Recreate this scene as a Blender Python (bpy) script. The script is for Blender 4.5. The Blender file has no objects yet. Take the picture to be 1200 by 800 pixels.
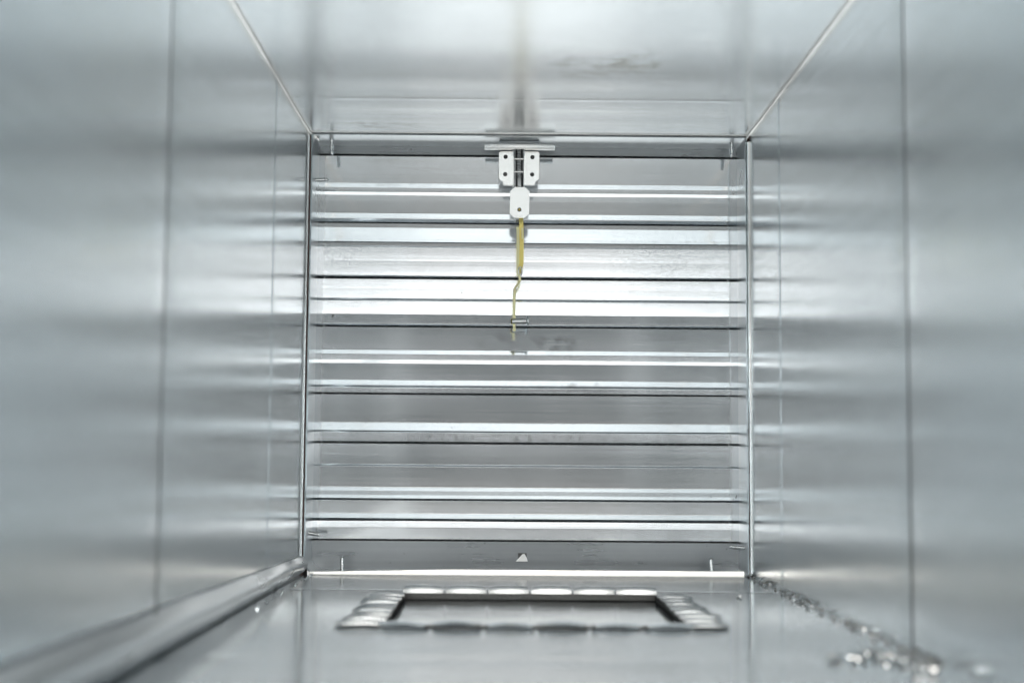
import bpy, bmesh, math, random
from mathutils import Vector, Matrix, noise

random.seed(7)
S = bpy.context.scene
COL = S.collection
R = math.radians

# ------------------------------------------------------------------ camera
F = 1667.0                                   # focal length in pixels of a 1200 px wide frame = 50 mm lens
CAM = Vector((0.0, -1.307, 0.105))
yaw, pitch, roll = math.atan(9 / F), math.atan(138 / F), R(0.43)
FW = Vector((math.sin(yaw) * math.cos(pitch), math.cos(yaw) * math.cos(pitch), math.sin(pitch)))
r0 = FW.cross(Vector((0, 0, 1))).normalized()
u0 = r0.cross(FW)
RT = r0 * math.cos(roll) + u0 * math.sin(roll)
UP = -r0 * math.sin(roll) + u0 * math.cos(roll)
cd = bpy.data.cameras.new('camera')
cam = bpy.data.objects.new('camera', cd)
COL.objects.link(cam)
m = Matrix((RT, UP, -FW)).transposed().to_4x4()
m.translation = CAM
cam.matrix_world = m
cd.sensor_width = 36.0
cd.lens = 50.0
cd.clip_start = 0.01
cd.clip_end = 100
cd.dof.use_dof = True
cd.dof.focus_distance = 1.335
cd.dof.aperture_fstop = 4.6
S.camera = cam

# ------------------------------------------------------------------ world and lamps
W = bpy.data.worlds.new('World')
S.world = W
W.use_nodes = True
bg = W.node_tree.nodes['Background']
bg.inputs[0].default_value = (0.90, 0.975, 0.985, 1)
bg.inputs[1].default_value = 0.17


def area(name, loc, target, sx, sy, power, col):
    d = bpy.data.lights.new(name, 'AREA')
    d.shape = 'RECTANGLE'
    d.size, d.size_y, d.energy, d.color = sx, sy, power, col
    o = bpy.data.objects.new(name, d)
    COL.objects.link(o)
    o.location = loc
    o.rotation_euler = (Vector(target) - Vector(loc)).to_track_quat('-Z', 'Y').to_euler()
    return o


# a low strip window and the tall bright upper part of the workshop's doorway, well behind the photographer
area('strip_window_light', (0.1, -4.8, 0.43), (0.1, 0, 0.43), 6.0, 0.13, 9, (1.0, 0.99, 0.97))
area('doorway_light', (0.1, -4.8, 1.97), (0.1, -1.0, 1.4), 6.0, 1.95, 116, (1.0, 0.975, 0.93))
# unseen overhead fill, added to brighten pale parts and the slat ridges
area('overhead_fill_light', (0.1, -2.7, 2.4), (0.02, -1.3, 0.2), 4.0, 1.6, 25, (1.0, 0.985, 0.96))
# fill lamps added out of view on both sides, to brighten screws and edges
area('side_fill_light', (-3.6, -4.2, 1.0), (0.0, -1.3, 0.2), 2.2, 1.6, 130, (1.0, 0.985, 0.97))
area('side_fill_light', (3.7, -4.2, 1.0), (0.05, -1.3, 0.2), 2.2, 1.6, 130, (1.0, 0.985, 0.97))

vs = S.view_settings
vs.view_transform = 'Standard'
vs.look = 'None'
vs.exposure = 0.2
vs.gamma = 1.0
vs.use_curve_mapping = False
S.cycles.max_bounces = 24
S.cycles.glossy_bounces = 20
S.cycles.diffuse_bounces = 6
S.cycles.use_denoising = True
S.cycles.caustics_reflective = True
S.cycles.blur_glossy = 0.3
S.cycles.sample_clamp_indirect = 12


# ------------------------------------------------------------------ helpers
def at(px, py, Y):
    """point of the plane y = Y under the photograph's pixel"""
    d = FW + RT * ((px - 600) / F) - UP * ((py - 400) / F)
    return CAM + d * ((Y - CAM.y) / d.y)


def zat(py, Y, px=600):
    return at(px, py, Y).z


def xat(px, Y, py=400):
    return at(px, py, Y).x


def link(name, me, mat=None, parent=None):
    o = bpy.data.objects.new(name, me)
    COL.objects.link(o)
    if mat is not None and not me.materials:
        me.materials.append(mat)
    if parent is not None:
        o.parent = parent
    return o


def finish(bm, name, mat, parent=None, sharp=35, smooth=True, recalc=True):
    if recalc:
        bmesh.ops.recalc_face_normals(bm, faces=bm.faces)
    me = bpy.data.meshes.new(name)
    bm.to_mesh(me)
    bm.free()
    if smooth:
        me.shade_smooth()
        me.set_sharp_from_angle(angle=R(sharp))
    return link(name, me, mat, parent)


def empty(name, loc=(0, 0, 0), label=None, cat=None, group=None, kind=None):
    o = bpy.data.objects.new(name, None)
    o.empty_display_size = 0.02
    COL.objects.link(o)
    o.location = loc
    tag(o, label, cat, group, kind)
    return o


def tag(o, label=None, cat=None, group=None, kind=None):
    if label: o['label'] = label
    if cat: o['category'] = cat
    if group: o['group'] = group
    if kind: o['kind'] = kind


def box(bm, x0, x1, y0, y1, z0, z1, bev=0.0, mtx=None):
    v = [bm.verts.new(c) for c in ((x0, y0, z0), (x1, y0, z0), (x1, y1, z0), (x0, y1, z0),
                                   (x0, y0, z1), (x1, y0, z1), (x1, y1, z1), (x0, y1, z1))]
    fs = [bm.faces.new([v[i] for i in q]) for q in
          ((0, 3, 2, 1), (4, 5, 6, 7), (0, 1, 5, 4), (1, 2, 6, 5), (2, 3, 7, 6), (3, 0, 4, 7))]
    if mtx is not None:
        for a in v: a.co = mtx @ a.co
    if bev:
        es = list({e for f in fs for e in f.edges})
        bmesh.ops.bevel(bm, geom=es, offset=bev, segments=2, affect='EDGES', profile=0.5)


def tube(bm, pts, radii, seg=10, caps=True):
    """swept round tube through points"""
    n = len(pts)
    rings = []
    up = Vector((0.137, 0.21, 0.97))
    for i, p in enumerate(pts):
        p = Vector(p)
        t = (Vector(pts[min(i + 1, n - 1)]) - Vector(pts[max(i - 1, 0)])).normalized()
        a = t.cross(up)
        if a.length < 1e-3: a = t.cross(Vector((1, 0, 0)))
        a.normalize()
        b = t.cross(a)
        r = radii[i] if isinstance(radii, (list, tuple)) else radii
        rings.append([bm.verts.new(p + a * (r * math.cos(2 * math.pi * k / seg)) + b * (r * math.sin(2 * math.pi * k / seg)))
                      for k in range(seg)])
    for q in range(n - 1):
        for k in range(seg):
            bm.faces.new((rings[q][k], rings[q][(k + 1) % seg], rings[q + 1][(k + 1) % seg], rings[q + 1][k]))
    if caps:
        bm.faces.new(rings[0][::-1])
        bm.faces.new(rings[-1])


def shell(bm, th):
    """give an open sheet its thickness: a second skin behind it and a rim, with vertices of their own so that shading stays flat to the edge"""
    bm.normal_update()
    faces = list(bm.faces)
    rim = [e for e in bm.edges if e.is_boundary]
    back = {v: v.co - v.normal * th for v in bm.verts}
    nv = {v: bm.verts.new(c) for v, c in back.items()}
    for f in faces:
        bm.faces.new([nv[v] for v in reversed(f.verts)])
    for e in rim:
        a, b = e.verts
        q = [bm.verts.new(c) for c in (a.co, b.co, back[b], back[a])]
        bm.faces.new(q)


def extrude_outline(bm, outline, thick, mtx):
    """outline in the local xz plane, thickened along local y (front face at y = 0)"""
    f = [bm.verts.new(mtx @ Vector((x, 0, z))) for x, z in outline]
    b = [bm.verts.new(mtx @ Vector((x, thick, z))) for x, z in outline]
    n = len(outline)
    bm.faces.new(f)
    bm.faces.new(b[::-1])
    for i in range(n):
        bm.faces.new((f[i], b[i], b[(i + 1) % n], f[(i + 1) % n]))


# ------------------------------------------------------------------ materials
def mat(name):
    mt = bpy.data.materials.new(name)
    mt.use_nodes = True
    nt = mt.node_tree
    return mt, nt, nt.nodes['Principled BSDF']


def nd(nt, t, **kw):
    n = nt.nodes.new(t)
    for k, v in kw.items():
        setattr(n, k, v)
    return n


def galvanised(name, base=(0.80, 0.825, 0.84), rough=0.2, rvar=0.06, brush=(1, 1, 1), brush_amt=0.12, bump=0.02,
               specks=0.0, smudges=()):
    """zinc coated sheet: faint spangle, rolling streaks, uneven gloss, specks of dirt, smudges at given places"""
    mt, nt, p = mat(name)
    L = nt.links.new
    tc = nd(nt, 'ShaderNodeTexCoord')
    # cloudy unevenness
    n1 = nd(nt, 'ShaderNodeTexNoise'); n1.inputs['Scale'].default_value = 9; n1.inputs['Detail'].default_value = 5
    L(tc.outputs['Object'], n1.inputs['Vector'])
    # spangle
    vo = nd(nt, 'ShaderNodeTexVoronoi'); vo.inputs['Scale'].default_value = 120
    L(tc.outputs['Object'], vo.inputs['Vector'])
    # rolling streaks
    mp = nd(nt, 'ShaderNodeMapping'); mp.inputs['Scale'].default_value = brush
    L(tc.outputs['Object'], mp.inputs['Vector'])
    n2 = nd(nt, 'ShaderNodeTexNoise'); n2.inputs['Scale'].default_value = 1.0; n2.inputs['Detail'].default_value = 3
    L(mp.outputs[0], n2.inputs['Vector'])
    # roughness
    a = nd(nt, 'ShaderNodeMath', operation='MULTIPLY_ADD')
    L(n1.outputs['Fac'], a.inputs[0]); a.inputs[1].default_value = rvar * 2; a.inputs[2].default_value = rough - rvar
    b = nd(nt, 'ShaderNodeMath', operation='MULTIPLY_ADD')
    L(n2.outputs['Fac'], b.inputs[0]); b.inputs[1].default_value = brush_amt * 0.4
    L(a.outputs[0], b.inputs[2])
    L(b.outputs[0], p.inputs['Roughness'])
    # colour
    mix = nd(nt, 'ShaderNodeMix', data_type='RGBA')
    mix.inputs['A'].default_value = (*[c * 0.9 for c in base], 1)
    mix.inputs['B'].default_value = (*[min(1, c * 1.06) for c in base], 1)
    av = nd(nt, 'ShaderNodeMath', operation='MULTIPLY_ADD')
    L(vo.outputs['Color'], av.inputs[0]); av.inputs[1].default_value = 0.22
    L(n2.outputs['Fac'], av.inputs[2])
    L(av.outputs[0], mix.inputs['Factor'])
    col = mix.outputs['Result']
    if specks:
        ns = nd(nt, 'ShaderNodeTexNoise'); ns.inputs['Scale'].default_value = 210; ns.inputs['Detail'].default_value = 2
        L(tc.outputs['Object'], ns.inputs['Vector'])
        nl = nd(nt, 'ShaderNodeTexNoise'); nl.inputs['Scale'].default_value = 16
        L(tc.outputs['Object'], nl.inputs['Vector'])
        ad = nd(nt, 'ShaderNodeMath', operation='MULTIPLY_ADD')
        L(nl.outputs['Fac'], ad.inputs[0]); ad.inputs[1].default_value = 0.35; L(ns.outputs['Fac'], ad.inputs[2])
        rp = nd(nt, 'ShaderNodeMapRange'); rp.inputs['From Min'].default_value = 0.93; rp.inputs['From Max'].default_value = 0.97
        rp.inputs['To Max'].default_value = specks
        L(ad.outputs[0], rp.inputs['Value'])
        mx = nd(nt, 'ShaderNodeMix', data_type='RGBA'); mx.inputs['B'].default_value = (0.06, 0.06, 0.055, 1)
        L(rp.outputs[0], mx.inputs['Factor']); L(col, mx.inputs['A'])
        col = mx.outputs['Result']
    for (c, rad, sc, colr, amt) in smudges:      # a rubbed smear of grease with a ragged outline
        vm = nd(nt, 'ShaderNodeVectorMath', operation='SUBTRACT'); vm.inputs[1].default_value = c
        L(tc.outputs['Object'], vm.inputs[0])
        v2 = nd(nt, 'ShaderNodeVectorMath', operation='MULTIPLY'); v2.inputs[1].default_value = [1 / q for q in rad]
        L(vm.outputs[0], v2.inputs[0])
        ln = nd(nt, 'ShaderNodeVectorMath', operation='LENGTH'); L(v2.outputs[0], ln.inputs[0])
        mr = nd(nt, 'ShaderNodeMapRange'); mr.inputs['From Min'].default_value = 1.0; mr.inputs['From Max'].default_value = 0.17
        L(ln.outputs['Value'], mr.inputs['Value'])
        nz = nd(nt, 'ShaderNodeTexNoise'); nz.inputs['Scale'].default_value = sc; nz.inputs['Detail'].default_value = 6
        L(tc.outputs['Object'], nz.inputs['Vector'])
        r2 = nd(nt, 'ShaderNodeMapRange'); r2.inputs['From Min'].default_value = 0.48; r2.inputs['From Max'].default_value = 0.62
        L(nz.outputs['Fac'], r2.inputs['Value'])
        ml = nd(nt, 'ShaderNodeMath', operation='MULTIPLY'); L(mr.outputs[0], ml.inputs[0]); L(r2.outputs[0], ml.inputs[1])
        m2 = nd(nt, 'ShaderNodeMath', operation='MULTIPLY'); L(ml.outputs[0], m2.inputs[0]); m2.inputs[1].default_value = amt
        mx = nd(nt, 'ShaderNodeMix', data_type='RGBA'); mx.inputs['B'].default_value = (*colr, 1)
        L(m2.outputs[0], mx.inputs['Factor']); L(col, mx.inputs['A'])
        col = mx.outputs['Result']
    L(col, p.inputs['Base Color'])
    p.inputs['Metallic'].default_value = 1.0
    if bump:
        bp = nd(nt, 'ShaderNodeBump'); bp.inputs['Strength'].default_value = bump; bp.inputs['Distance'].default_value = 0.002
        L(n2.outputs['Fac'], bp.inputs['Height'])
        L(bp.outputs[0], p.inputs['Normal'])
    return mt


def plain(name, col, rough, metal=0.0, var=0.12, scale=60, bump=0.0, coat=0.0):
    mt, nt, p = mat(name)
    L = nt.links.new
    tc = nd(nt, 'ShaderNodeTexCoord')
    n = nd(nt, 'ShaderNodeTexNoise'); n.inputs['Scale'].default_value = scale; n.inputs['Detail'].default_value = 4
    L(tc.outputs['Object'], n.inputs['Vector'])
    mx = nd(nt, 'ShaderNodeMix', data_type='RGBA')
    mx.inputs['A'].default_value = (*[c * (1 - var) for c in col], 1)
    mx.inputs['B'].default_value = (*[min(1, c * (1 + var)) for c in col], 1)
    L(n.outputs['Fac'], mx.inputs['Factor'])
    L(mx.outputs['Result'], p.inputs['Base Color'])
    p.inputs['Roughness'].default_value = rough
    p.inputs['Metallic'].default_value = metal
    p.inputs['Coat Weight'].default_value = coat
    if bump:
        bp = nd(nt, 'ShaderNodeBump'); bp.inputs['Strength'].default_value = bump; bp.inputs['Distance'].default_value = 0.001
        L(n.outputs['Fac'], bp.inputs['Height']); L(bp.outputs[0], p.inputs['Normal'])
    return mt


X0, X1, Z0, Z1 = -0.1838, 0.2270, 0.0, 0.4078        # inside faces of the duct
SX0, SX1, SZ0, SZ1 = -0.1800, 0.2235, 0.0010, 0.4055   # inside faces of the damper frame
YM = -1.28                                          # mouth of the duct
YC = 0.048                                          # face of the curtain

cz = (0.115, -0.195, Z1)
M_wall = galvanised('galvanised_wall', base=(0.735, 0.77, 0.783), rough=0.195, rvar=0.05, brush=(5, 3, 160), brush_amt=0.10, bump=0.03)
M_top = galvanised('galvanised_ceiling', rough=0.22, rvar=0.05, brush=(3, 160, 3), brush_amt=0.12, bump=0.03,
                   smudges=(((0.065, -0.235, Z1), (0.045, 0.05, 0.05), 55, (0.24, 0.20, 0.13), 0.36),
                            ((0.102, -0.235, Z1), (0.025, 0.04, 0.05), 60, (0.30, 0.25, 0.12), 0.5),
                            ((-0.12, -0.03, Z1), (0.06, 0.02, 0.05), 90, (0.2, 0.19, 0.17), 0.35)))
M_floor = galvanised('galvanised_floor', base=(0.53, 0.555, 0.57), rough=0.12, rvar=0.04, brush=(3, 120, 3), brush_amt=0.08, bump=0.02, specks=0.25)
M_slat = galvanised('galvanised_slat', base=(0.81, 0.84, 0.865), rough=0.085, rvar=0.03, brush=(2.5, 60, 420), brush_amt=0.10,
                    bump=0.0015, specks=0.55,
                    smudges=(((0.048, YC, 0.215), (0.035, 0.05, 0.012), 90, (0.20, 0.20, 0.19), 0.4),
                             ((-0.01, YC, 0.218), (0.03, 0.05, 0.012), 60, (0.30, 0.30, 0.29), 0.35),
                             ((-0.16, YC, 0.30), (0.03, 0.05, 0.03), 420, (0.12, 0.12, 0.115), 0.22),
                             ((0.0, YC, 0.124), (0.14, 0.05, 0.006), 150, (0.12, 0.12, 0.11), 0.3),
                             ((0.06, YC, 0.175), (0.07, 0.05, 0.008), 80, (0.28, 0.27, 0.26), 0.4),
                             ((0.15, YC, 0.30), (0.09, 0.05, 0.03), 450, (0.15, 0.15, 0.14), 0.2)))
M_lap = galvanised('galvanised_lap', base=(0.60, 0.62, 0.63), rough=0.27, brush=(120, 3, 60), bump=0.02)
M_bar = galvanised('dull_galvanised_bar', base=(0.30, 0.32, 0.335), rough=0.26, brush=(2.5, 60, 300), bump=0.02, specks=0.4)
M_frame = galvanised('galvanised_frame', base=(0.70, 0.72, 0.73), rough=0.27, brush=(120, 5, 5), bump=0.02, specks=0.4)
M_edge = plain('bright_cut_edge', (0.92, 0.90, 0.87), 0.22, 1.0, 0.08, 200)
M_tab = galvanised('tab_steel', base=(0.80, 0.82, 0.83), rough=0.17, brush=(120, 5, 5), bump=0.02, specks=0.4)
M_zinc = plain('bright_zinc', (0.95, 0.95, 0.94), 0.33, 0.7, 0.1, 300)
M_white = plain('pale_zinc_plate', (0.96, 0.955, 0.94), 0.22, 0.85, 0.02, 120)
M_pin = plain('satin_pin', (0.97, 0.97, 0.96), 0.42, 1.0, 0.04, 200)
M_screw = plain('screw_zinc', (0.97, 0.97, 0.96), 0.2, 1.0, 0.1, 300)
M_brass = plain('brass', (0.96, 0.74, 0.24), 0.28, 0.85, 0.12, 150)
M_palebrass = plain('pale_brass', (0.96, 0.85, 0.50), 0.28, 0.85, 0.1, 150)
M_dark = plain('dark_steel', (0.10, 0.10, 0.10), 0.4, 0.7, 0.3, 200)
M_hole = plain('dark_hole', (0.02, 0.02, 0.02), 0.8, 0.0, 0.2, 100)
M_gap = plain('gap_sealer', (0.30, 0.19, 0.17), 0.6, 0.0, 0.4, 120)
M_joint = plain('joint_sealer', (0.13, 0.135, 0.14), 0.6, 0.0, 0.3, 90)
M_seal = plain('grey_sealant', (0.74, 0.74, 0.73), 0.33, 0.15, 0.12, 180, 0.3, 0.3)
M_foam = plain('speckled_foam', (0.24, 0.235, 0.225), 0.8, 0.0, 0.9, 900, 0.8)
M_grit = plain('dull_sealant', (0.55, 0.54, 0.52), 0.5, 0.2, 0.4, 400)
M_crumb = plain('shiny_crumb', (0.97, 0.96, 0.94), 0.10, 1.0, 0.2, 400)

# ------------------------------------------------------------------ ground the duct lies on
M_ground = plain('concrete', (0.17, 0.167, 0.16), 0.75, 0.0, 0.25, 6, 0.3)
bm = bmesh.new()
vv = [bm.verts.new(c) for c in ((-6, -6, -0.022), (6, -6, -0.022), (6, 3, -0.022), (-6, 3, -0.022))]
bm.faces.new(vv)
g = finish(bm, 'ground', M_ground, None, 40)
tag(g, kind='structure')

# ------------------------------------------------------------------ duct
duct = empty('air_duct', ((X0 + X1) / 2, 0, 0), 'square galvanised sheet metal air duct seen from inside', 'duct')


def under(o):
    """keep world placement when a mesh built in world coordinates is put under the thing's empty"""
    if o.parent is not None:
        o.matrix_parent_inverse = Matrix.Translation(-Vector(o.parent.location if o.parent.parent is None else (0, 0, 0)))
    return o


def wob(a, b, s):
    return noise.noise(Vector((a * 4.1, b * 4.1, s * 7.7))) * 0.00035 + noise.noise(Vector((a * 11, b * 11, s * 3.1))) * 0.00006


def samples(y0, y1, marks, coarse=0.03):
    ys = set()
    n = max(2, int((y1 - y0) / coarse))
    for i in range(n + 1): ys.add(round(y0 + (y1 - y0) * i / n, 5))
    for mk, w in marks:
        for k in range(-8, 9):
            y = mk + math.copysign(abs(k / 8) ** 1.6, k) * w
            if y0 < y < y1: ys.add(round(y, 5))
    out = []
    for y in sorted(ys):
        if not out or y - out[-1] > 1e-4: out.append(y)
    return out


def panel(name, side, y0, y1, crease, joint, seed, hole=None):
    """one sheet: side 'L','R','T','B'; crease = y of a pressed line; its edge at the joint dips outwards"""
    bm = bmesh.new()
    mk = [(joint, 0.035)]
    if crease is not None: mk.append((crease, 0.012))
    ys = samples(y0, y1, mk)
    if side in 'LR':
        a0, a1 = Z0, Z1
    else:
        a0, a1 = X0, X1
    n = 16
    av = [a0 + (a1 - a0) * i / n for i in range(n + 1)]
    if hole:
        av = sorted(set([round(v, 5) for v in av if min(abs(v - hole[0]), abs(v - hole[1])) > 0.006] + [hole[0], hole[1]]))
        ys = sorted(set([v for v in ys if min(abs(v - hole[2]), abs(v - hole[3])) > 0.004] + [hole[2], hole[3]]))
    grid = []
    for y in ys:
        row = []
        for a in av:
            t = (a - a0) / (a1 - a0)
            edge = min(1.0, min(t, 1 - t) * 8)
            off = wob(a, y, seed) * edge
            dj = abs(y - joint)
            js = 0.3 if side == 'B' else 0.6
            off += js * 0.0007 * math.exp(-(dj / 0.014) ** 2)
            if crease is not None:
                dc = abs(y - crease)
                off += (0.0005 * math.exp(-(dc / 0.0028) ** 2) + 0.0002 * math.exp(-(dc / 0.008) ** 2)) * (0.35 if side == 'T' else 1)
            if side == 'L': co = (X0 - off, y, a)
            elif side == 'R': co = (X1 + off, y, a)
            elif side == 'T': co = (a, y, Z1 + off)
            else: co = (a, y, Z0 - off)
            row.append(bm.verts.new(co))
        grid.append(row)
    for i in range(len(ys) - 1):
        for j in range(len(av) - 1):
            if hole:
                ym, am = (ys[i] + ys[i + 1]) / 2, (av[j] + av[j + 1]) / 2
                if hole[0] < am < hole[1] and hole[2] < ym < hole[3]: continue
            q = (grid[i][j], grid[i][j + 1], grid[i + 1][j + 1], grid[i + 1][j])
            bm.faces.new(q if side in 'RB' else q[::-1])
    mt = M_wall if side in 'LR' else (M_top if side == 'T' else M_floor)
    shell(bm, 0.0007)
    return under(finish(bm, name, mt, duct, 40, recalc=False))


HX0, HX1, HY0, HY1 = -0.078, 0.121, -0.404, -0.188     # cut-out in the floor
JL, JR = -0.540, -0.5095
YE = 0.036
for side, nm, j, cr in (('L', 'side_panel', JL, -0.189), ('R', 'side_panel', JR, -0.144),
                        ('T', 'top_panel', -0.54, -0.125), ('B', 'bottom_panel', -0.548, -0.155)):
    gap = 0.0004 if side == 'B' else 0.0022
    panel(nm, side, j + gap, YE, cr, j, ord(side) % 7, (HX0, HX1, HY0, HY1) if side == 'B' else None)
    panel(nm, side, YM, j - gap, None, j, ord(side) % 5 + 9)
    bm = bmesh.new()                                   # dull sealer seen in the joint between the two sheets
    o0, o1 = 0.0016, 0.0024
    if side == 'L': box(bm, X0 - o1, X0 - o0, j - 0.008, j + 0.008, Z0, Z1)
    elif side == 'R': box(bm, X1 + o0, X1 + o1, j - 0.008, j + 0.008, Z0, Z1)
    elif side == 'T': box(bm, X0, X1, j - 0.008, j + 0.008, Z1 + o0, Z1 + o1)
    else: box(bm, X0, X1, j - 0.008, j + 0.008, Z0 - o1, Z0 - o0)
    under(finish(bm, 'joint_sealer', M_joint, duct, 40))

# sealant run along the two upper corners
for sx, nm in ((X0, 'l'), (X1, 'r')):
    bm = bmesh.new()
    s = 1 if nm == 'l' else -1
    pts, rad = [], []
    n = 70
    for i in range(n + 1):
        y = YM + (0.0 - YM) * i / n
        w = noise.noise(Vector((y * 22, s * 3, 0)))
        pts.append((sx + s * (0.0009 + 0.0002 * w), y, Z1 - 0.0009 - 0.0002 * w))
        rad.append(0.0021 + 0.0002 * w + (0.0010 * max(0, 1 - abs(y) / 0.05)))
    tube(bm, pts, rad, 10)
    under(finish(bm, 'corner_sealant', M_edge, duct, 80))

# turned-up lap of the floor sheet along the left corner
bm = bmesh.new()
rows = []
n = 60
for i in range(n + 1):
    y = YM + 0.002 + (-0.003 - YM) * i / n
    k = min(1, -y / 0.75)
    h = 0.0145 + 0.012 * k + 0.0006 * noise.noise(Vector((y * 9, 1, 2)))
    bul = 0.004 + 0.004 * k
    prof = []
    for q in range(15):
        t = q / 14
        # from the dark foot up over the bulging face and back to the wall
        x = X0 + 0.0010 + bul * 1.5 * math.sin(math.pi * min(1, 0.06 + t * 0.92)) ** 0.8
        z = 0.0016 + h * (t ** 0.9)
        prof.append((x, y, z))
    rows.append([bm.verts.new(c) for c in prof])
for i in range(n):
    for q in range(14):
        bm.faces.new((rows[i][q], rows[i + 1][q], rows[i + 1][q + 1], rows[i][q + 1]))
shell(bm, 0.0007)
under(finish(bm, 'lap_flange', M_lap, duct, 60, recalc=False))

# ------------------------------------------------------------------ fire damper
damper = empty('fire_damper', ((SX0 + SX1) / 2, 0.03, 0), 'closed fire damper with a curtain of interlocking galvanised steel slats', 'damper')


def frame_loop(inset, rc):
    """rounded rectangle of the frame, inset outwards"""
    x0, x1, z0, z1 = SX0 - inset, SX1 + inset, SZ0 - inset, SZ1 + inset
    pts = []
    for cx, cz_, a0, r in ((x1, z0, -90, rc[1]), (x1, z1, 0, rc[2]), (x0, z1, 90, rc[3]), (x0, z0, 180, rc[0])):
        r = r + inset
        sxn = -1 if cx == x1 else 1
        szn = 1 if cz_ == z0 else -1
        c = (cx + sxn * r, cz_ + szn * r)
        for k in range(7):
            a = R(a0 + 90 * k / 6)
            pts.append((c[0] + r * math.cos(a), c[1] + r * math.sin(a)))
    return pts


RC = (0.011, 0.003, 0.002, 0.002)
bm = bmesh.new()
sec = [(0.0, 0.105), (0.0, 0.004), (0.0002, 0.0016), (0.0006, 0.0004), (0.0011, 0.0002), (0.0015, 0.0008), (0.0016, 0.003), (0.0016, 0.105)]
loops = []
for ins, y in sec:
    loops.append([bm.verts.new((x, y, z)) for x, z in frame_loop(ins, RC)])
for a in range(len(loops)):
    la, lb = loops[a], loops[(a + 1) % len(loops)]
    for k in range(len(la)):
        bm.faces.new((la[k], la[(k + 1) % len(la)], lb[(k + 1) % len(la)], lb[k]))
under(finish(bm, 'frame', M_frame, damper, 50))

# bright lip of the frame's sill where it stands above the duct floor
bm = bmesh.new()
rows = []
for i in range(41):
    t = i / 40
    x = SX0 + 0.004 + (SX1 - SX0 - 0.008) * t
    h = 0.0024 + 0.0026 * min(1, max(0, (t - 0.02) / 0.3)) + 0.0002 * noise.noise(Vector((x * 25, 0, 3)))
    rows.append([bm.verts.new(c) for c in ((x, -0.0042, -0.0003), (x, -0.0040, 0.0004), (x, -0.0042 + h * math.tan(R(10)), h), (x, -0.0042 + h * math.tan(R(10)) + 0.0006, h + 0.0003),
                                           (x, 0.0030, h), (x, 0.0032, -0.0003))])
for a, b in zip(rows, rows[1:]):
    for q in range(6): bm.faces.new((a[q], b[q], b[(q + 1) % 6], a[(q + 1) % 6]))
bm.faces.new(rows[0]); bm.faces.new(rows[-1])
under(finish(bm, 'sill_lip', M_edge, damper, 30))

# sealer deep in the gap between frame and duct (one strip per side)
for (xa, xb, za, zb) in ((X0, SX0 - 0.0018, Z0, Z1), (SX1 + 0.0018, X1, Z0, Z1),
                         (SX0, SX1, SZ1 + 0.0018, Z1)):
    bm = bmesh.new()
    box(bm, min(xa, xb) + 0.0002, max(xa, xb) - 0.0002, 0.0045, 0.033, za + 0.0002, zb - 0.0002)
    under(finish(bm, 'gap_sealer', M_gap, damper, 40))
# back sheet that closes the space behind the curtain
bm = bmesh.new()
box(bm, SX0 - 0.03, SX1 + 0.03, 0.107, 0.1085, SZ0 - 0.03, SZ1 + 0.03)
under(finish(bm, 'rear_plate', M_frame, damper, 40))

# bright folded hem where the duct sheets end, left and top
for pts in ([(X0 + 0.0004, -0.001, 0.006 + (Z1 - 0.008) * i / 40) for i in range(41)],
            [(X0 + 0.002 + (X1 - X0 - 0.004) * i / 40, -0.001, Z1 - 0.0003) for i in range(41)]):
    bm = bmesh.new()
    pts = [(p[0] + 0.00015 * noise.noise(Vector((p[0] * 30, p[2] * 30, 4))), p[1], p[2] + 0.00015 * noise.noise(Vector((p[0] * 30, p[2] * 30, 9)))) for p in pts]
    tube(bm, pts, 0.0008, 8)
    under(finish(bm, 'end_hem', M_white, duct, 80))

# bright rolled edge on the right of the frame
bm = bmesh.new()
pts, rad = [], []
for i in range(61):
    t = i / 60
    z = 0.003 + (Z1 - 0.010) * t
    w = noise.noise(Vector((z * 30, 5, 1)))
    pts.append((X1 - 0.0005 + 0.0002 * w, -0.0015, z))
    k = max(0.0, min(1.0, (t - 0.28) / 0.30))
    k = k * k * (3 - 2 * k)
    rad.append(0.0012 + 0.0022 * k + 0.00015 * w)
tube(bm, pts, rad, 14)
under(finish(bm, 'rolled_edge', M_white, damper, 80))

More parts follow.
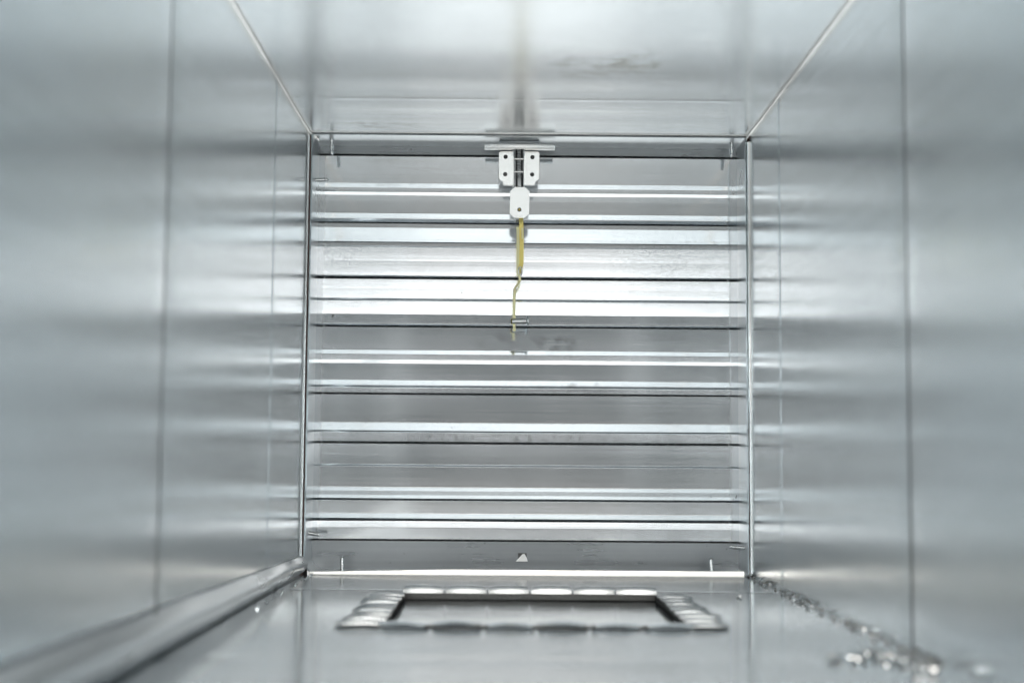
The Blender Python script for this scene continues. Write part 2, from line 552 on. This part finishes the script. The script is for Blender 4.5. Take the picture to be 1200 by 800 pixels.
# each slat's rolled section, from top to bottom: (from, to, lean in degrees); positive leans face up, negative face down
PROF = [
    ('top_slat', -3.5, [(150, 182, 0.4)]),
    ('slat', -2.6, [(184.6, 216.3, 0.0), (216.3, 221, 9.5), (221, 226.4, 0.5), (226.4, 230, -18.5), (230, 237, 1.5), (237, 251.4, 0.0), (251.4, 257, 10),
                    (257, 260.2, -25), (260.2, 261.2, -45)]),
    ('slat', -2.6, [(263.2, 268, 0), (268, 281, 8.2), (281, 284.4, 11), (284.4, 285.6, -55), (285.6, 289.6, 0), (289.6, 290.6, 40), (290.6, 307, -2.6), (307, 324, -2.3), (324, 325.2, -40)]),
    ('slat', -2.6, [(328.2, 339, -2.0), (339, 350.6, -1.8), (350.6, 351.7, -45), (352.2, 353.3, 45), (353.3, 369.2, -1.5), (369.2, 380.5, 0.3), (380.5, 382, -40)]),
    ('slat', -2.6, [(384.4, 410.8, 0.6), (410.8, 416, 13), (416, 422.4, 0.5), (422.4, 426.6, -11.5), (426.6, 446, 1.6), (446, 452, 14), (452, 455, -25), (455, 460.8, 1.8)]),
    ('slat', -2.5, [(463.2, 495.8, -1.3), (495.8, 505, 15), (505, 507, -35), (507, 517.8, 0)]),
    ('slat', -2.6, [(520.8, 535, 0.2), (535, 545, 0), (545, 545.8, -45), (546.3, 547.1, 45), (547.1, 571.6, 0), (571.6, 575.6, 17.2), (575.6, 580.8, 14.2), (580.8, 584.5, 17.5), (584.5, 587.2, -42),
                  (587.2, 602.3, 0), (602.3, 607.8, 18), (607.8, 609, -45)]),
    ('slat', -2.6, [(611.2, 619, 2.9), (619, 632.2, 0.6)]),
    ('bottom_slat', -3, [(634.4, 671, 0)]),
]
PXMM = 0.813
for idx, (nm, back, segs) in enumerate(PROF):
    # follow the section; long flats get support points close to the bends so that they stay flat
    fine = [(segs[0][0] - 0.5, back), (segs[0][0] - 0.25, -0.7)]
    d = 0.0
    for ya, yb, lean in segs:
        ln = yb - ya
        ts = [0, 0.45 / ln, 1 - 0.45 / ln] if ln > 2.5 else [0]
        for t in ts: fine.append((ya + ln * t, d + ln * t * PXMM * math.tan(R(lean))))
        d += ln * PXMM * math.tan(R(lean))
    fine.append((segs[-1][1], d))
    if nm != 'bottom_slat': fine += [(segs[-1][1] + 0.3, d - 0.7), (segs[-1][1] + 0.6, min(back, d - 2.2))]
    bm = bmesh.new()
    nx = 24
    cols = []
    for i in range(nx + 1):
        x = SX0 - 0.0008 + (SX1 - SX0 + 0.0016) * i / nx
        c = []
        sag = 0.0003 * noise.noise(Vector((x * 6, idx * 3.3, 0)))
        for yy, d in fine:
            z = zat(yy, YC - d * 0.001) + sag
            wy = 0.00005 * noise.noise(Vector((x * 5, z * 6, idx * 2.0)))
            c.append(bm.verts.new((x, YC - d * 0.001 + wy, z)))
        zt, zb = c[0].co.z, c[-1].co.z
        c.append(bm.verts.new((x, YC + 0.006, zb)))
        c.append(bm.verts.new((x, YC + 0.006, zt)))
        cols.append(c)
    for i in range(nx):
        a, b = cols[i], cols[i + 1]
        for q in range(len(a)):
            w = (q + 1) % len(a)
            bm.faces.new((a[q], b[q], b[w], a[w]))
    bm.faces.new(cols[0]); bm.faces.new(cols[-1])
    under(finish(bm, nm, M_slat if nm == 'slat' else M_bar, damper, 48))

# catch on the bottom slat: dark slot with a bright pressed tongue
c = at(612, 652, YC - 0.0006)
bm = bmesh.new()
box(bm, c.x - 0.0040, c.x + 0.0042, YC - 0.0009, YC - 0.0002, c.z - 0.0035, c.z + 0.0034, 0.0003)
catch = under(finish(bm, 'catch', M_dark, damper, 40))
bm = bmesh.new()
v = [bm.verts.new((c.x + a, YC + b, c.z + d)) for a, b, d in
     ((-0.0062, -0.0030, -0.0042), (0.0052, -0.0030, -0.0042), (0.0042, -0.0022, -0.0008), (-0.0016, -0.0022, -0.0008), (0.0022, -0.0012, 0.0028), (0.0002, -0.0012, 0.0026))]
for f in ((0, 1, 2, 3), (3, 2, 4, 5), (0, 3, 5), (1, 4, 2), (0, 5, 4, 1)): bm.faces.new([v[i] for i in f])
finish(bm, 'tongue', M_pin, catch, 30)


# screws that come through the frame
def screw_mesh(length, rad):
    bm = bmesh.new()
    seg = 10
    prof = []
    pitch_ = 0.0014
    z = 0.0
    while z < length - 0.0045:
        prof += [(z, rad * 0.74), (z + pitch_ * 0.35, rad), (z + pitch_ * 0.55, rad), (z + pitch_ * 0.9, rad * 0.74)]
        z += pitch_
    prof += [(z + 0.0003, rad * 0.8), (length - 0.0022, rad * 0.86), (length - 0.0006, rad * 0.55), (length, rad * 0.12)]
    rings = [[bm.verts.new((r * math.cos(2 * math.pi * k / seg), r * math.sin(2 * math.pi * k / seg), zz)) for k in range(seg)] for zz, r in prof]
    for a, b in zip(rings, rings[1:]):
        for k in range(seg): bm.faces.new((a[k], a[(k + 1) % seg], b[(k + 1) % seg], b[k]))
    bm.faces.new(rings[0][::-1]); bm.faces.new(rings[-1])
    return bm


SCR = [((388.5, 151), (389, 182), 0.022), ((857, 150), (857.5, 185), 0.022),
       ((357, 211.5), (385.5, 210.5), 0.020), ((351, 622), (376, 626.5), 0.020),
       ((880, 642), (854, 640), 0.020), ((401, 673), (401, 651), 0.018), ((834.5, 675), (833, 653), 0.016)]
for (pa, pb, Y) in SCR:
    up = pb[1] - pa[1]
    a, b = at(*pa, Y), at(*pb, Y - (0.0036 if up > 15 else -0.003 if up < -15 else 0.001))
    dv = b - a
    bm = screw_mesh(dv.length, 0.0021)
    o = finish(bm, 'screw', M_screw, damper, 40)
    under(o)
    o.matrix_basis = Matrix.Translation(a) @ dv.to_track_quat('Z', 'Y').to_matrix().to_4x4()

# bent corner clips at the top of the frame
for pa, sx in ((369, 1), (871, -1)):
    bm = bmesh.new()
    p0 = at(pa, 160, 0.012)
    mtx = Matrix.Translation(p0) @ Matrix.Rotation(R(42 * sx), 4, 'Y')
    box(bm, -0.0055, 0.0055, -0.004, 0.006, -0.0008, 0.0008, 0.0003, mtx)
    under(finish(bm, 'corner_clip', M_edge, damper, 40))

# bracket of the fusible link under the top of the frame
YB = 0.020
bm = bmesh.new()
xa, xb = xat(585.5, YB, 165), xat(632, YB, 165)
zt, zb = SZ1 - 0.0002, zat(168.5, YB, 610)
box(bm, xa, xb, YB - 0.002, YB + 0.020, zb, zt, 0.0006)
brk = under(finish(bm, 'bracket', M_bar, damper, 40))


def sub(o):
    return o          # its parent's own origin is already the world origin


bm = bmesh.new()
box(bm, xat(567.5, YB - 0.006, 171), xat(650.5, YB - 0.006, 171), -0.0022, 0.0022, -0.0026, 0.0026, 0.0004,
    Matrix.Translation((0, YB - 0.004, zat(172.3, YB - 0.004, 610))) @ Matrix.Rotation(R(-6), 4, 'X'))
sub(finish(bm, 'shelf_plate', M_white, brk, 40))


def plate_outline(w, h, ch):
    return [(-w / 2 + ch, h / 2), (w / 2 - ch, h / 2), (w / 2, h / 2 - ch), (w / 2, -h / 2 + ch), (w / 2 - ch, -h / 2), (-w / 2 + ch, -h / 2), (-w / 2, -h / 2 + ch), (-w / 2, h / 2 - ch)]


YP = YB - 0.003
for (pxa, pxb, holes) in ((584.5, 602.0, ((592.5, 183.5), (592, 204.5))), (613.8, 632.2, ((624, 184), (623.6, 204.8)))):
    left = pxa < 600
    ca, cb = at(pxa, 176, YP), at(pxb, 218, YP)
    w, h = cb.x - ca.x, ca.z - cb.z
    s = 1 if left else -1
    # inner side straight, outer side with rounded shoulder and a notch at the foot
    ol = [(-s * w / 2 + s * 0.0018, h / 2), (s * w / 2, h / 2), (s * w / 2, -h / 2), (-s * (w / 2 - 0.0046), -h / 2), (-s * (w / 2 - 0.0044), -h / 2 + 0.0040),
          (-s * (w / 2 - 0.0018), -h / 2 + 0.0046), (-s * w / 2, -h / 2 + 0.0066), (-s * w / 2, h / 2 - 0.0018)]
    bm = bmesh.new()
    cx, cz_ = (ca.x + cb.x) / 2, (ca.z + cb.z) / 2
    extrude_outline(bm, ol if left else ol, 0.0014, Matrix.Translation((cx, YP, cz_)) @ Matrix.Rotation(R(-8.0), 4, 'X'))
    bmesh.ops.bevel(bm, geom=bm.edges[:], offset=0.00025, segments=1, affect='EDGES')
    pl = sub(finish(bm, 'clip_plate', M_white, brk, 30))
    # small flange running back from the inner side
    bm = bmesh.new()
    xi = cx + s * w / 2
    box(bm, min(xi, xi - s * 0.0012), max(xi, xi - s * 0.0012), YP + 0.0016, YP + 0.014, cz_ - h / 2, cz_ + h / 2, 0.0002)
    sub(finish(bm, 'clip_flange', M_frame, brk, 30))
    for hp in holes:
        q = at(*hp, YP)
        yq = YP + (q.z - cz_) * math.tan(R(8.0))
        bm = bmesh.new()
        tube(bm, [(q.x, yq - 0.0004, q.z), (q.x, yq + 0.0006, q.z)], 0.0020, 14)
        sub(finish(bm, 'hole', M_hole if hp[1] < 190 else M_dark, brk, 40))
        bm = bmesh.new()
        tube(bm, [(q.x, yq - 0.0007, q.z), (q.x, yq, q.z)], 0.0010, 10)
        sub(finish(bm, 'rivet', M_dark, brk, 40))
# spring and rods between the two plates
for px in (605.2, 611.5):
    bm = bmesh.new()
    a, b = at(px, 176, YP + 0.008), at(px + 0.3, 219, YP + 0.008)
    tube(bm, [a, b], 0.0009, 8)
    sub(finish(bm, 'rod', M_dark, brk, 60))
bm = bmesh.new()
pts = []
for i in range(160):
    t = i / 159
    p = at(608.3, 177 + 30 * t, YP + 0.006)
    a = t * 2 * math.pi * 9
    pts.append((p.x + 0.0017 * math.cos(a), p.y + 0.0017 * math.sin(a), p.z))
tube(bm, pts, 0.00045, 6)
sub(finish(bm, 'spring', M_zinc, brk, 80))
for py in (186.5, 201.5):
    bm = bmesh.new()
    a, b = at(602.8, py, YP + 0.003), at(613.2, py, YP + 0.003)
    tube(bm, [a, b], 0.0012, 10)
    sub(finish(bm, 'cross_pin', M_white, brk, 60))
bm = bmesh.new()
a, b = at(602.2, 176.5, YP + 0.0145), at(613.6, 219, YP + 0.0145)
box(bm, a.x, b.x, a.y, a.y + 0.0008, b.z, a.z)
sub(finish(bm, 'back_web', M_frame, brk, 40))

# ------------------------------------------------------------------ fusible link hanging from the bracket
YL = 0.015
top = at(609, 219, YL)
fus = empty('fusible_link', top, 'fusible link of a white plate, brass strap and pin hanging over the slats', 'link')


def fl(o):
    o.matrix_parent_inverse = Matrix.Translation(-top)
    return o


ca, cb = at(597.8, 218.5, YL), at(620.2, 256, YL)
bm = bmesh.new()
extrude_outline(bm, plate_outline(cb.x - ca.x, ca.z - cb.z, 0.0042), 0.0014,
                Matrix.Translation(((ca.x + cb.x) / 2, YL, (ca.z + cb.z) / 2)) @ Matrix.Rotation(R(-9.0), 4, 'X') @ Matrix.Rotation(R(1.2), 4, 'Y'))
bmesh.ops.bevel(bm, geom=[e for e in bm.edges if abs((e.verts[0].co - e.verts[1].co).y) < 1e-5], offset=0.0003, segments=2, affect='EDGES')
lp = fl(finish(bm, 'link_plate', M_white, fus, 30))
q = at(608.6, 246, YL)
yl = YL + (q.z - (ca.z + cb.z) / 2) * math.tan(R(9.0))
bm = bmesh.new()
tube(bm, [(q.x, yl - 0.0004, q.z), (q.x, yl + 0.0005, q.z)], 0.0019, 14)
o = finish(bm, 'rivet', M_dark, lp, 40)
bm = bmesh.new()
tube(bm, [(q.x, yl - 0.0008, q.z), (q.x, yl, q.z)], [0.0008, 0.0013], 12)
o = finish(bm, 'rivet', M_brass, lp, 40)


def strip(name, pix, width, thick, mt, turn):
    """a metal strip following pixels (px, py, Y), turned about its length"""
    bm = bmesh.new()
    rows = []
    d = Vector((math.cos(turn), math.sin(turn), 0))
    nrm = Vector((-math.sin(turn), math.cos(turn), 0))
    for (px, py, Y) in pix:
        p = at(px, py, Y)
        rows.append([bm.verts.new(p + d * (s * width / 2) + nrm * (t * thick / 2)) for s, t in ((-1, -1), (1, -1), (1, 1), (-1, 1))])
    for a, b in zip(rows, rows[1:]):
        for k in range(4): bm.faces.new((a[k], a[(k + 1) % 4], b[(k + 1) % 4], b[k]))
    bm.faces.new(rows[0][::-1]); bm.faces.new(rows[-1])
    return fl(finish(bm, name, mt, fus, 30))


strip('brass_strap', [(610.6, 253, YL + 0.0085), (610.8, 262, YL + 0.0073), (611.2, 285, YL + 0.0042), (611.0, 309, YL + 0.0010), (609.6, 313.5, YL + 0.0004)],
      0.0040, 0.0010, M_brass, R(10))
strip('brass_strap', [(606.6, 266, YL + 0.0072), (606.9, 290, YL + 0.0036), (607.2, 318, YL - 0.0004), (609.3, 327, YL - 0.0016), (608.6, 330, YL - 0.0020), (603.2, 338, YL - 0.0032),
                      (602.6, 352, YL - 0.0052), (602.4, 376, YL - 0.0086), (602.6, 388, YL - 0.0104)], 0.0024, 0.0010, M_palebrass, R(12))
bm = bmesh.new()
pts = []
for i in range(17):
    a = 2 * math.pi * i / 16
    p = at(609.6, 318, YL)
    pts.append((p.x + 0.0017 * math.cos(a), p.y - 0.001, p.z + 0.0042 * math.sin(a)))
tube(bm, pts, 0.0005, 6, False)
fl(finish(bm, 'loop', M_zinc, fus, 80))
strip('tongue', [(611.9, 267, YL + 0.0050), (612.2, 280, YL + 0.0032)], 0.0015, 0.0006, M_palebrass, R(10))
bm = bmesh.new()
a, b = at(600.5, 376.5, YL - 0.0086), at(619.5, 376.2, YL - 0.0092)
dv = (b - a).normalized()
tube(bm, [a, a + dv * 0.0125, a + dv * 0.0128], [0.0026, 0.0026, 0.0026], 16)
pin = fl(finish(bm, 'pin', M_pin, fus, 40))
bm = bmesh.new()
tube(bm, [b - dv * 0.0024, b - dv * 0.0012, b], [0.0027, 0.0050, 0.0046], 18)
o = finish(bm, 'pin_head', M_pin, pin, 40)
bm = bmesh.new()
tube(bm, [a - dv * 0.0014, a - dv * 0.0002], [0.0022, 0.0030], 14)
o = finish(bm, 'pin_tail', M_brass, pin, 40)

# ------------------------------------------------------------------ access door in the floor
ac = Vector(((HX0 + HX1) / 2, (HY0 + HY1) / 2, -0.012))
door = empty('access_door', ac, 'square access hatch with bent metal tabs set into the duct floor', 'access door')


def dr(o):
    o.matrix_parent_inverse = Matrix.Translation(-ac)
    return o


bm = bmesh.new()
n = 14
g = []
for i in range(n + 1):
    row = []
    for j in range(n + 1):
        x = HX0 - 0.004 + (HX1 - HX0 + 0.008) * i / n
        y = HY0 - 0.004 + (HY1 - HY0 + 0.008) * j / n
        row.append(bm.verts.new((x, y, -0.0042 + 0.0003 * noise.noise(Vector((x * 12, y * 12, 3))))))
    g.append(row)
for i in range(n):
    for j in range(n): bm.faces.new((g[i][j], g[i + 1][j], g[i + 1][j + 1], g[i][j + 1]))
shell(bm, 0.001)
dr(finish(bm, 'door_panel', M_floor, door, 60, recalc=False))
# foam gasket strips round the opening
th = 0.002
for (x0, x1, y0, y1) in ((HX0 + th, HX1 - th, HY1 - th, HY1 - 0.0002), (HX0 + th, HX1 - th, HY0 + 0.0002, HY0 + th),
                         (HX0 + 0.0002, HX0 + th, HY0 + 0.0002, HY1 - 0.0002), (HX1 - th, HX1 - 0.0002, HY0 + 0.0002, HY1 - 0.0002)):
    bm = bmesh.new()
    box(bm, x0, x1, y0, y1, -0.0038, 0.0012, 0.0008)
    dr(finish(bm, 'gasket', M_foam, door, 50))


# bent tabs: 6 to a side, springing up from the opening and lying back on the floor
def tab_mesh(w, ln, lift, seed, crn, tipl, far, edge):
    bm = bmesh.new()
    rs = random.Random(seed)
    rows = []
    na, nb = (18 if far else 10), 8
    tip = tipl * rs.uniform(0.3, 1.2)
    sk = rs.uniform(-0.10, 0.10)
    for i in range(na + 1):
        t = i / na
        row = []
        for j in range(nb + 1):
            s = j / nb * 2 - 1
            if edge:                           # shingled: a raised edge towards the mouth, sloping away behind it
                u = (0.0, 0.014, 0.04, 0.12, 0.3, 0.5, 0.7, 0.88, 1.0)[j]
                hu = (0.0, 0.80, 1.0, 0.97, 0.78, 0.58, 0.42, 0.28, 0.16)[j]
                lon = math.sin(math.pi * min(1, 0.16 + t * 0.78)) ** 0.7
                row.append(bm.verts.new((edge * (u * 2 - 1) * w / 2 + sk * t * ln * 0.3, t * ln - 0.003 * (1 - t), 0.0008 + (crn * hu + 0.0006) * lon)))
                continue
            ww = w / 2 * (0.97 - 0.16 * t ** 3)
            rise = lift * math.sin(math.pi * min(1, t * 0.95 + 0.05)) ** 0.8 * (1 - 0.25 * s * s) + 0.0009 * (1 - t) + max(0, tip) * t
            crown = crn * (1 - s * s) * (0.35 + 0.65 * math.sin(math.pi * min(1, t * 0.9 + 0.1)))
            if far:                            # stands up steeply behind the opening, then rolls back on to the floor
                fi = t * 5.999
                q = int(fi); fr = fi - q
                P = ((-0.0010, 0.0), (0.0001, 0.0052), (0.0009, 0.0064), (0.0035, 0.0066), (0.0090, 0.0048), (0.0150, 0.0024), (0.0185, 0.0010))
                run = P[q][0] * (1 - fr) + P[q + 1][0] * fr
                hh = (P[q][1] * (1 - fr) + P[q + 1][1] * fr) * (lift / 0.0085) * (1 - 0.18 * abs(s) ** 3)
                row.append(bm.verts.new((s * ww, run, 0.0008 + hh)))
                continue
            row.append(bm.verts.new((s * ww + sk * t * ln * 0.3, t * ln - 0.0035 * (1 - t), 0.0009 + rise * 0.75 + crown)))
        rows.append(row)
    for i in range(na):
        for j in range(nb):
            q = (rows[i][j], rows[i][j + 1], rows[i + 1][j + 1], rows[i + 1][j])
            bm.faces.new(q if edge >= 0 else q[::-1])
    return bm


NT = 6
tabs = []
for side, a0, a1, const, ang in (('far', HX0, HX1, HY1, 0), ('near', HX0, HX1, HY0, 180), ('left', HY0, HY1, HX0, 90), ('right', HY0, HY1, HX1, -90)):
    cnt = 8 if side in ('left', 'right') else NT
    for k in range(cnt):
        w = (a1 - a0) / cnt
        c = a0 + w * (k + 0.5)
        ln = {'far': 0.020, 'near': 0.013, 'left': 0.026, 'right': 0.024}[side] * random.uniform(0.9, 1.08)
        lift = {'far': 0.0085, 'near': 0.0022, 'left': 0.0010, 'right': 0.0012}[side] * (random.uniform(0.94, 1.06) if side == 'far' else random.uniform(0.75, 1.25))
        bm = tab_mesh(w * (0.97 if side in ('far', 'near') else 0.88), ln, lift, k * 13 + ang, {'far': 0.0008, 'near': 0.0011}.get(side, random.uniform(0.0022, 0.0034)), {'far': 0.0, 'near': 0.0030}.get(side, 0.0006), side == 'far', {'left': 1, 'right': -1}.get(side, 0))
        shell(bm, 0.0007)
        o = finish(bm, 'tab', M_tab, door, 50, recalc=False)
        loc = Vector((c, const, 0)) if side in ('far', 'near') else Vector((const, c, 0))
        dr(o)
        o.matrix_basis = Matrix.Translation(loc) @ Matrix.Rotation(R(ang + random.uniform(-2.5, 2.5)), 4, 'Z') @ Matrix.Rotation(R(random.uniform(-1, 1)), 4, 'Y')


# ------------------------------------------------------------------ sealant lumps and crumbs
def lump(bm, p, r, rs, mi=0):
    res = bmesh.ops.create_icosphere(bm, subdivisions=1, radius=1.0)
    for f in {f for v in res['verts'] for f in v.link_faces}: f.material_index = mi
    ax = [r * rs.uniform(0.7, 1.4) for _ in range(3)]
    ax[2] *= 0.7
    ph = rs.uniform(0, 50)
    for v in res['verts']:
        k = 1 + 0.45 * noise.noise(v.co * 1.6 + Vector((ph, 0, 0)))
        v.co = Vector((v.co.x * ax[0] * k, v.co.y * ax[1] * k, v.co.z * ax[2] * k)) + Vector(p)


rs = random.Random(5)
bm = bmesh.new()
for i in range(170):
    t = rs.random()
    y = -0.004 - 0.56 * t
    r = rs.uniform(0.0005, 0.0016)
    lump(bm, (X1 - 0.0022 - abs(rs.gauss(0, 0.0022)), y, Z0 + r * 0.6 + abs(rs.gauss(0, 0.0012))), r, rs, i % 2)
o = finish(bm, 'sealant_crumbs', M_crumb, None, 18)
o.data.materials.append(M_grit)
tag(o, 'lumpy run of shiny sealant crumbs along the right floor corner', 'sealant', kind='stuff')
bm = bmesh.new()
for i in range(34):
    t = rs.random() ** 1.5
    y = -0.004 - 0.33 * t
    r = rs.uniform(0.0004, 0.0012)
    lump(bm, (X0 + 0.0105 + abs(rs.gauss(0, 0.0016)), y, Z0 + r * 0.5), r, rs)
o = finish(bm, 'sealant_crumbs', M_crumb, None, 18)
tag(o, 'sparse specks of sealant along the foot of the left lap', 'sealant', kind='stuff')


def floor_at(px, py, z=0.0):
    d = FW + RT * ((px - 600) / F) - UP * ((py - 400) / F)
    return CAM + d * ((z - CAM.z) / d.z)


LUMPS = [(978, 771, 0.0034, 'leftmost shiny sealant lump on the floor near the right corner'),
         (1008, 773, 0.0042, 'shiny sealant lump on the floor, second from the left in the row'),
         (1021, 766, 0.0040, 'shiny sealant lump at the bend where row meets corner run'),
         (1042, 770, 0.0040, 'shiny sealant lump just right of the bend of the corner run'),
         (1064, 776, 0.0038, 'shiny sealant lump between the bend and the brightest lump'),
         (1084, 786, 0.0042, 'largest brightest sealant lump at the lower right of the floor'),
         (866, 698, 0.0018, 'tiny sealant lump beside the right floor corner near the damper')]
for px, py, r, lab in LUMPS:
    p = floor_at(px, py + 2)
    p.x = min(p.x, X1 - r)
    bm = bmesh.new()
    for q in range(9):
        lump(bm, (rs.uniform(-r, r) * 1.1, rs.uniform(-r, r) * 1.1, r * rs.uniform(0.3, 0.7)), r * rs.uniform(0.35, 0.65), rs)
    o = finish(bm, 'sealant_lump', M_crumb, None, 18)
    o.location = p
    tag(o, lab, 'sealant', 'sealant lumps on the duct floor')
